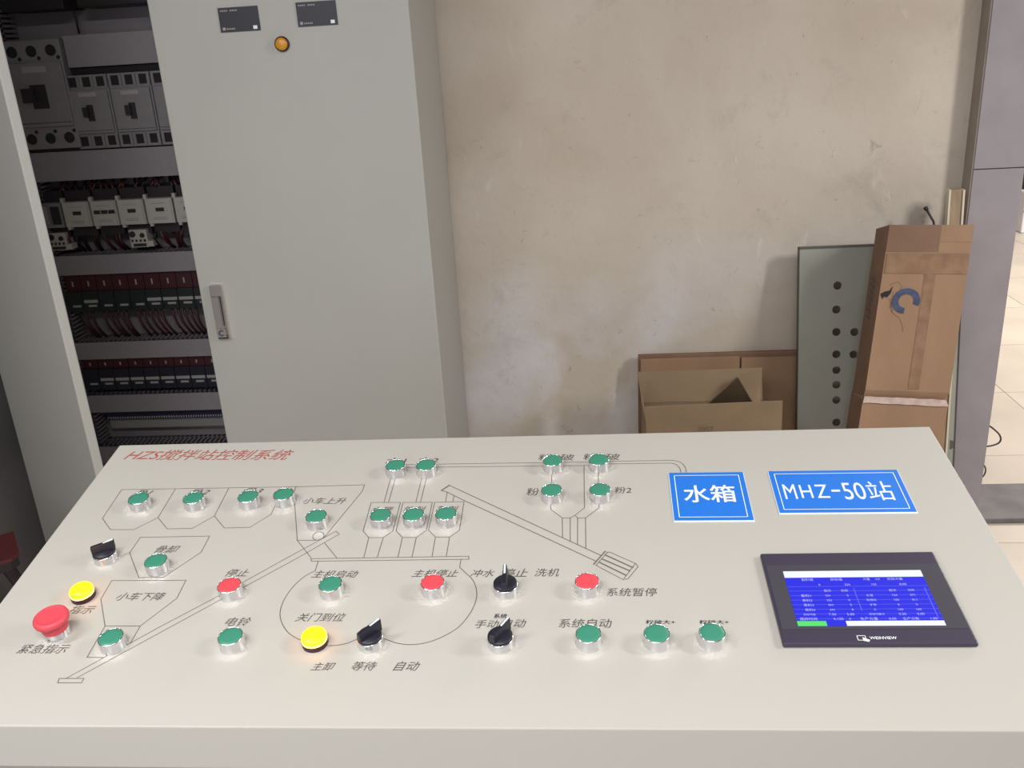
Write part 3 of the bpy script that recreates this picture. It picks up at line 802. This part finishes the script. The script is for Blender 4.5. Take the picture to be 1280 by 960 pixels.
# --- printed diagram: thin ink lines on the top
dl = MB().mat(ink)
def line(pts, wpx=.00095, closed=False):
    P_ = [PN(x, y, .0002) for x, y in pts]
    if closed: P_.append(P_[0])
    for a_, b_ in zip(P_, P_[1:]):
        d_ = (b_-a_)
        if d_.length < 1e-5: continue
        d_.normalize(); s = N.cross(d_)*(wpx/2); e_ = d_*(wpx*.4)
        dl.add([a_-e_-s, b_+e_-s, b_+e_+s, a_-e_+s], [(0, 1, 2, 3)])
def smooth(pts, n=8):
    out = []
    for i in range(len(pts)-1):
        p0 = Vector(pts[max(i-1, 0)]); a_ = Vector(pts[i]); b_ = Vector(pts[i+1]); p3 = Vector(pts[min(i+2, len(pts)-1)])
        for s in range(n):
            t_ = s/n; out.append(tuple(.5*((2*a_)+(b_-p0)*t_+(2*p0-5*a_+4*b_-p3)*t_*t_+(3*a_-p0-3*b_+p3)*t_**3)))
    out.append(pts[-1]); return out
line([(152, 612), (369.7, 608.4), (455.7, 606)])
line([(152, 612), (128, 648), (138, 662), (167, 662), (197.5, 647), (219, 611.5)])
line([(197.5, 647), (209, 661), (240, 660.5), (268, 645), (286, 610)])
line([(268, 645), (280.6, 660), (312.5, 659), (338.7, 643), (354, 612)])
line([(369.7, 608.4), (367.5, 616), (371.5, 675.3), (388.7, 697)])
line([(371.5, 675.3), (396, 675.3)])
line([(455.7, 606), (452.8, 614), (405, 672)])
line([(398+7*math.cos(a/12*math.pi), 670+5*math.sin(a/12*math.pi)-(7*math.cos(a/12*math.pi))*.15) for a in range(25)])
line([(82.5, 848), (200, 783.4), (271, 746), (353.7, 700), (420, 664), (424, 667.7), (368, 699.5), (240, 769), (96.6, 847)])
line([(74, 848), (105, 848), (102, 853.5), (72, 853.5)], closed=True)
line([(405.9, 678.8), (420.8, 697)])
line([(388.5, 698.3), (586, 695.3), (586, 699), (389.5, 701.5)], closed=True)
line([(397.8, 701), (394, 713.5)])
line([(175.4, 671.7), (262, 670), (251.6, 690), (204.5, 721.6), (173.5, 722), (162, 691)], closed=True)
line([(139.7, 725.7), (232.5, 725.3), (221, 747.8), (175.3, 782.5), (131.3, 782.5), (126, 748.8)], closed=True)
line([(175.3, 782.5), (163, 804)]); line([(131.3, 782.5), (108.8, 821.5), (129.4, 822)])
for s_ in ([(464,628),(500.6,628),(491,663.8),(479,672),(461,672),(453.8,663.8)], [(503.8,628),(540.4,627.8),(533,662.8),(520.3,671.8),(503,671.8),(495,663.4)], [(543.4,627.8),(580,627),(574.3,662.8),(562,671.3),(544.3,671.3),(535.7,662.8)]): line(s_, closed=True)
for s_ in ([(461,672),(454.7,696.8)], [(479,672),(471.6,696.6)], [(503,671.8),(497.4,696.4)], [(520.3,671.8),(515,696.2)], [(544.3,671.3),(540,695.8)], [(562,671.3),(557.8,695.6)]): line(s_)
for s_ in ([(491,588),(480,628)], [(497,588),(485.6,628)], [(529.5,588),(519.8,628)], [(535.5,588),(525.6,628)]): line(s_)
line([(500, 580.8), (660, 578.4), (840.6, 575.3)] + smooth([(840.6, 575.3), (850, 577.5), (856, 583), (858, 590.6)], 5)[1:])
line([(500, 584.2), (730, 582), (745, 580)]); line([(745, 580), (838.8, 578.8)] + smooth([(838.8, 578.8), (845, 580.5), (849.5, 585), (851.3, 590.6)], 5)[1:])
line([(730, 582), (730.5, 634.7), (718.8, 644), (712.8, 647.4)])
line([(688.4, 618), (688.4, 636.6), (702.8, 647.4), (712.8, 647.4)])
line([(689.8, 582), (689.5, 606)]); line([(748, 582), (748, 606)])
line([(718.8, 644), (722, 647.4), (731.9, 647.4), (748.8, 634.7), (748.8, 618)])
for s_ in ([(702.8,647.4),(703.2,672.2)], [(712.8,647.4),(712.8,676.5)], [(722,647.4),(722,680.6)], [(731.9,647.4),(732.3,685.3)]): line(s_)
line([(561.6, 606.6), (750.6, 694)], .0012); line([(558.8, 615), (581, 626), (660, 662), (744, 701)], .0012)
line([(552, 613), (561.6, 606.6)], .0022); line([(552, 613), (558.8, 615)], .0012)
line([(559, 615.4), (557, 627)]); line([(567.6, 619.7), (566, 626.6)])
line([(756.6, 689), (742, 705.4)], .0018); line([(759.5, 690), (745, 706.6)])
line([(762, 690), (795, 704.5), (797.5, 708.4), (785, 723.4), (778.8, 724.4), (745, 706.6)])
line([(759, 691), (762, 690)])
line([(757, 693.8), (791, 709.3)], .002); line([(753.4, 699), (787, 713.4)], .002); line([(749.7, 703), (782.5, 719)], .002)
line([(793.8, 705), (780, 723)])
line(smooth([(394, 713.5), (380, 721), (365, 735), (354, 752), (350, 768), (354, 782), (363, 793), (378, 801), (396, 805.5), (415, 807), (432, 804.5), (446, 799), (462, 792)]))
line(smooth([(462, 792), (482, 799), (497, 804), (515, 805.7), (536, 802.5), (556, 794.5), (574, 783), (588, 766), (595, 750), (595.5, 737), (591, 725), (582, 716), (574.5, 709)]))
line([(574.5, 709), (576.3, 699)])
obj('diagram_print', dl, cs_)

# --- printed labels
def label(s, x0, x1, y, m=ink_txt, shear=.35, bold=0., h=.0003, par=None, ysc=1.0, nm='printed_label'):
    a_, b_ = PN(x0, y, h), PN(x1, y, h); wdt = (b_-a_).length
    me = text_mesh(s, m, shear, bold)
    M_ = PM((a_+b_)/2) @ Matrix.Rotation(math.atan2((b_-a_).dot(V), (b_-a_).dot(U)), 4, 'Z') @ Matrix.Diagonal((wdt, wdt*ysc, 1, 1))
    return put(nm, me, par or cs_, M_)
label('HZS搅拌站控制系统', 158, 366, 568.5, ink_red, .4)
label('小车上升', 379, 433, 626); label('骨卸', 195, 224, 686.5); label('小车下降', 146, 206, 745.5)
label('紧急指示', 23, 86, 811); label('指示', 87, 118, 762); label('停止', 283, 311, 716); label('电铃', 282, 313, 777)
label('主机启动', 390, 448, 717.5); label('主机停止', 515, 573, 716.5); label('关门到位', 370, 432, 771.5)
label('主卸', 389, 419, 833); label('等待', 440, 471, 832.5); label('自动', 492, 525, 832.5)
label('冲水', 588, 618, 716.5, shear=.3); label('停止', 628, 660, 716, shear=.3); label('洗机', 668, 699, 715.5, shear=.25)
label('系统暂停', 758, 822, 740, shear=.15); label('系统自动', 698, 765, 779, shear=.15)
label('手动', 594, 624, 780, shear=.25); label('自动', 627, 658, 779, shear=.25); label('系统', 617, 634, 770, black, .1, .01)
label('粉1破', 673, 718, 571.5, shear=.1, ysc=.8); label('粉2破', 729, 775, 571, shear=.1, ysc=.8)
label('粉1', 658, 680, 614.5, shear=.1); label('粉2', 768, 789, 612.5, shear=.1)
label('骨1', 170, 191, 615.5, ysc=.7); label('骨2', 237, 262, 615, ysc=.7); label('骨3', 304, 329, 613.5, ysc=.7)
label('水1', 482, 508, 576, shear=.1, ysc=.7); label('水2', 522, 548, 575, shear=.1, ysc=.7)
label('水秤', 464, 492, 636.5, shear=.2, ysc=.8); label('外剂', 504, 532, 636, shear=.2, ysc=.8); label('灰剂', 545, 573, 635.5, shear=.2, ysc=.8)
label('粉破大+', 807, 844, 777.5, black, .1, .008, ysc=.7); label('粉破大+', 874, 911, 777.5, black, .1, .008, ysc=.7)

# --- push buttons (ring + cap), each a part with its cap as sub-part
RH = .0145
ringm = MB().mat(silver).lathe([(.0146, 0), (.0146, .0015), (.0142, .0022), (.0143, .0125), (.0141, .0138), (.0136, .0146), (.0131, .0144), (.0127, .0130)], 48, scal={5: .0002, 6: .00045, 7: .0004}).mesh('bezel')
ringb = MB().mat(silver).lathe([(.0146, 0), (.0146, .0015), (.0142, .0022), (.0143, .0098), (.0139, .0109), (.0130, .0111)], 48).mesh('bezel')
def capmesh(m, rr=.0131): return MB().mat(m).lathe([(rr, .0110), (rr, .0137), (rr*.96, .0143), (rr*.6, .0145), (0, .0146)], 40).mesh('button_cap')
capg, capr = capmesh(green), capmesh(red)
def button(x, y, mesh, col):
    p = PN(x, y, RH) - N*RH
    b_ = put('push_button', ringm, cs_, PM(p), label=col + ' push button with a silver ring')
    put('button_cap', mesh, b_, PM(p)); return b_
for (x, y) in ((172.9, 622.5), (241.3, 621.8), (309.8, 619.9), (354.3, 617), (395, 644.5), (194.4, 700.5), (138, 796), (494, 580.9), (532, 580.5),
               (475.5, 643), (516.6, 642.4), (557.3, 641.2), (691, 574.9), (748.3, 573.8), (689.3, 611.9), (749.8, 611.2), (412.8, 729.3), (287.6, 794.7), (735.6, 791.5), (821, 791.2), (890.3, 789.9)):
    button(x, y, capg, 'green')
for (x, y) in ((286.2, 731), (540.4, 727.3), (733.8, 725.8)): button(x, y, capr, 'red')
# lit yellow lamps
def lamp(x, y, rr):
    p = PN(x, y, .014) - N*.014
    b_ = put('signal_lamp', MB().mat(dkbrown).lathe([(rr, 0), (rr, .006), (rr*.96, .0065)], 40).mesh('lamp_collar'), cs_, PM(p), label='lit yellow signal lamp')
    put('lamp_side', MB().mat(orange).lathe([(rr*.97, .0062), (rr*.97, .0085)], 40).mesh('lamp_side'), b_, PM(p))
    put('lamp_lens', MB().mat(yel).lathe([(rr*.95, .0075), (rr*.95, .012), (rr*.85, .0138), (rr*.4, .0146), (0, .0148)], 40).mesh('lamp_lens'), b_, PM(p))
lamp(391.5, 792.5, .0145); lamp(100.3, 735, .0142)
# emergency stop
bp = PN(71, 789, 0.004) - N*.004
eb = put('emergency_stop_button', MB().mat(silver).lathe([(.0148, 0), (.0148, .002), (.0142, .003), (.0142, .011), (.0135, .012)], 40).mesh('estop_ring'), cs_, PM(bp), label='red mushroom emergency stop button')
put('mushroom_head', MB().mat(estop_red).lathe([(.0142, .009), (.0150, .014), (.0150, .018), (.0170, .0195), (.0192, .022), (.0196, .0245), (.0188, .0272), (.0165, .0290), (.0155, .0286), (.0120, .0284), (0, .0288)], 48).mesh('mushroom_head'), eb, PM(bp))
# selector knobs
def knob(x, y, tip, nm='selector_knob'):
    p = PN(x, y, RH) - N*RH
    b_ = put(nm, ringb, cs_, PM(p), label='black rotary selector with a white pointer line')
    q = PN(tip[0], tip[1], RH+.016) - N*(RH+.016) - p; an = math.atan2(q.dot(V), q.dot(U))
    M_ = PM(p) @ Matrix.Rotation(an, 4, 'Z')
    kb = MB().mat(black).lathe([(.0137, .0095), (.0137, .0136), (.0128, .0146), (0, .0148)], 36)
    put('knob_disc', kb.mesh('knob_disc'), b_, M_)
    gr = MB().mat(black).hexa([(-.0132, -.0042, .0133), (.0148, -.0036, .0133), (.0148, .0036, .0133), (-.0132, .0042, .0133),
                               (-.0132, -.0028, .0235), (.0160, -.0020, .0275), (.0160, .0020, .0275), (-.0132, .0028, .0235)])
    put('knob_grip', gr.mesh('knob_grip', bevel=.0006), b_, M_)
    put('pointer_line', MB().mat(white_line).hexa([(.0025, -.0010, .0245), (.0150, -.0010, .0270), (.0150, .0010, .0270), (.0025, .0010, .0245),
                               (.0025, -.0010, .0257), (.0150, -.0010, .0281), (.0150, .0010, .0281), (.0025, .0010, .0257)]).mesh('pointer_line'), b_, M_)
knob(129, 688, (139, 672)); knob(461.5, 793, (471.5, 772)); knob(631.3, 727.5, (630.8, 704.5)); knob(625, 793.5, (633.5, 771))

# --- blue signs
def sign(corn, txts):
    Q = [PN(x, y, .001) for x, y in corn]; c = sum(Q, Vector())/4
    wx = ((Q[1]-Q[0]).dot(U) + (Q[2]-Q[3]).dot(U))/2; hy = ((Q[0]-Q[3]).dot(V) + (Q[1]-Q[2]).dot(V))/2
    r_ = (Q[1]-Q[0]); an = math.atan2(r_.dot(V), r_.dot(U)); M_ = PM(c) @ Matrix.Rotation(an, 4, 'Z')
    s = put('sign_plate', MB().mat(white_s).box((-wx/2-.0006, -hy/2-.0022, -.0010), (wx/2+.0006, hy/2+.0004, -.00005)).mat(blue_s).box((-wx/2, -hy/2, -.0003), (wx/2, hy/2, .0001)).mesh('sign_plate'), cs_, M_, label='blue sign plate with white lettering')
    b_ = MB().mat(white_s); e_ = .0062; t_ = .0010; z_ = .0002
    for (x0_, y0_, x1_, y1_) in ((-wx/2+e_, hy/2-e_-t_, wx/2-e_, hy/2-e_), (-wx/2+e_, -hy/2+e_, wx/2-e_, -hy/2+e_+t_), (-wx/2+e_, -hy/2+e_, -wx/2+e_+t_, hy/2-e_), (wx/2-e_-t_, -hy/2+e_, wx/2-e_, hy/2-e_)):
        b_.add([(x0_, y0_, z_), (x1_, y0_, z_), (x1_, y1_, z_), (x0_, y1_, z_)], [(0, 1, 2, 3)])
    put('sign_border', b_.mesh('sign_border'), s, M_)
    for (t, fx, fy, ww, ys, bo) in txts:
        put('sign_lettering', text_mesh(t, white_s, 0, bo), s, M_ @ TR((fx*wx, fy*hy, .0002)) @ Matrix.Diagonal((ww*wx, ww*wx*ys, 1, 1)))
sign([(836, 591), (928, 590), (943, 650), (843, 651)], [('水箱', 0.0, 0.04, .68, 1.12, .012)])
sign([(960, 589), (1121, 587), (1146, 639), (975, 642)], [('M', -.378, -.01, .092, 1.9, 0), ('H', -.255, -.01, .088, 1.6, 0), ('Z', -.135, -.01, .095, 1.6, 0), ('-', -.030, 0.0, .065, 1, .0), ('50', .105, -.01, .165, 1.7, 0), ('站', .300, -.01, .190, 1.25, 0)])

# --- touch screen
HH = .006
Q = [PN(950, 690, HH), PN(1167, 690, HH), PN(1224, 803, HH), PN(979, 807, HH)]
c = sum(Q, Vector())/4
wx = ((Q[1]-Q[0]).dot(U)+(Q[2]-Q[3]).dot(U))/2; hy = ((Q[0]-Q[3]).dot(V)+(Q[1]-Q[2]).dot(V))/2
M_ = PM(c - N*HH)
ts_ = put('touchscreen', MB().mat(hmi_b).box((-wx/2, -hy/2, 0), (wx/2, hy/2, HH)).mesh('touchscreen', bevel=.0022), cs_, M_, label='dark framed touch screen showing a blue table')
def H(x, y): q = M_.inverted() @ PN(x, y, HH); return q.x, q.y
y1 = (H(960, 707)[1]); y0 = H(1050, 786.5)[1]
put('glass_band', MB().mat(hmi_g).box((-wx/2+.003, y0, HH-.0002), (wx/2-.003, y1, HH+.0003)).mesh('glass_band'), ts_, M_)
s0, s1_, s2, s3 = H(979, 714), H(1152.5, 713.7), H(1181, 782.5), H(997, 783)
sx0, sx1 = (s0[0]+s3[0])/2, (s1_[0]+s2[0])/2; sy1, sy0 = (s0[1]+s1_[1])/2, (s2[1]+s3[1])/2
SW, SH = sx1-sx0, sy1-sy0
zz = HH+.0005
def sq(mb, m, a, b, c_, d_, dz=0):                    # screen fractions, y down from the top
    mb.mat(m).add([(sx0+a*SW, sy1-d_*SH, zz+dz), (sx0+c_*SW, sy1-d_*SH, zz+dz), (sx0+c_*SW, sy1-b*SH, zz+dz), (sx0+a*SW, sy1-b*SH, zz+dz)], [(0, 1, 2, 3)])
sm = MB(); sq(sm, scr_blue, 0, 0, 1, 1); sq(sm, scr_white, 0, 0, 1, .125, .0001)
sq(sm, scr_green, 0, .915, .20, 1, .0001); sq(sm, scr_white, .335, .915, 1, 1, .0001)
for k in range(8):
    y = .335 + k*.083
    sq(sm, scr_line, 0, y-.083+.04, 1, y-.083+.046, .0001)
sq(sm, scr_line, .468, .335, .474, .74, .0001); sq(sm, scr_line, .968, .33, .974, .88, .0001)
put('display', sm.mesh('display'), ts_, M_, label='glowing blue display with white and green bars')
tx = [('配料值', .16, .165, .085), ('目标值', .37, .165, .085), ('方量', .585, .165, .05), ('m3', .665, .165, .03), ('实际方量', .79, .165, .11),
      ('0', .235, .265, .012), ('324', .435, .265, .04), ('150', .625, .265, .035), ('0.00', .83, .265, .05),
      ('配方', .28, .375, .05), ('实际', .40, .375, .05), ('配方', .74, .375, .05), ('实际', .87, .375, .045)]
for r_, y in enumerate((.465, .55, .635, .72)):
    tx += [('骨料%d' % (r_+1), .115, y, .07), (['324', '523', '852', '642'][r_], .27, y, .035), (['0', '0', '5', '8'][r_], .41, y, .012),
           (['水泥', '粉煤灰', '矿粉', '水'][r_], .565, y, [.05, .07, .045, .02][r_]), (['124', '150', '8', '160'][r_], .74, y, [.035, .035, .012, .035][r_]), (['371', '811', '0', '160'][r_], .865, y, [.035, .035, .012, .035][r_])]
tx += [('添加剂值', .10, .80, .085), ('7.50', .26, .80, .05), ('5.00', .385, .80, .05), ('添加剂累计', .565, .80, .11), ('0.50', .74, .80, .05), ('0.00', .865, .80, .05),
       ('搅拌时间', .085, .88, .12), ('4.150', .29, .88, .07), ('0', .37, .88, .012), ('生产方量', .50, .88, .12), ('0.00', .66, .88, .05), ('生产方数', .785, .88, .11), ('1.00', .94, .88, .045)]
for (t, fx, fy, ww) in tx:
    put('screen_text', text_mesh(t, scr_txt, 0, .01), ts_, M_ @ TR((sx0+fx*SW, sy1-fy*SH, zz+.0002)) @ Matrix.Diagonal((ww*SW, ww*SW*(1.0), 1, 1)))
lx, ly = H(1077, 797.5)
lg = MB().mat(white_s)
for (x0_, y0_, x1_, y1_) in ((-.0045, -.0035, -.0038, .0035), (-.0045, .0028, .0045, .0035), (.0038, -.0005, .0045, .0035), (-.0045, -.0035, .001, -.0028)):
    lg.add([(lx+x0_, ly+y0_, HH+.0002), (lx+x1_, ly+y0_, HH+.0002), (lx+x1_, ly+y1_, HH+.0002), (lx+x0_, ly+y1_, HH+.0002)], [(0, 1, 2, 3)])
lg.add([(lx+.001, ly+.001, HH+.0002), (lx+.008, ly-.003, HH+.0002), (lx+.006, ly-.0055, HH+.0002), (lx+.001, ly-.004, HH+.0002)], [(0, 1, 2, 3)])
put('maker_emblem', lg.mesh('maker_emblem'), ts_, M_)
a_ = H(1087, 797.5); b_ = H(1121, 797.5)
put('maker_name', text_mesh('WEINVIEW', white_s, 0, .01), ts_, M_ @ TR(((a_[0]+b_[0])/2, (a_[1]+b_[1])/2, HH+.0002)) @ Matrix.Scale(b_[0]-a_[0], 4))
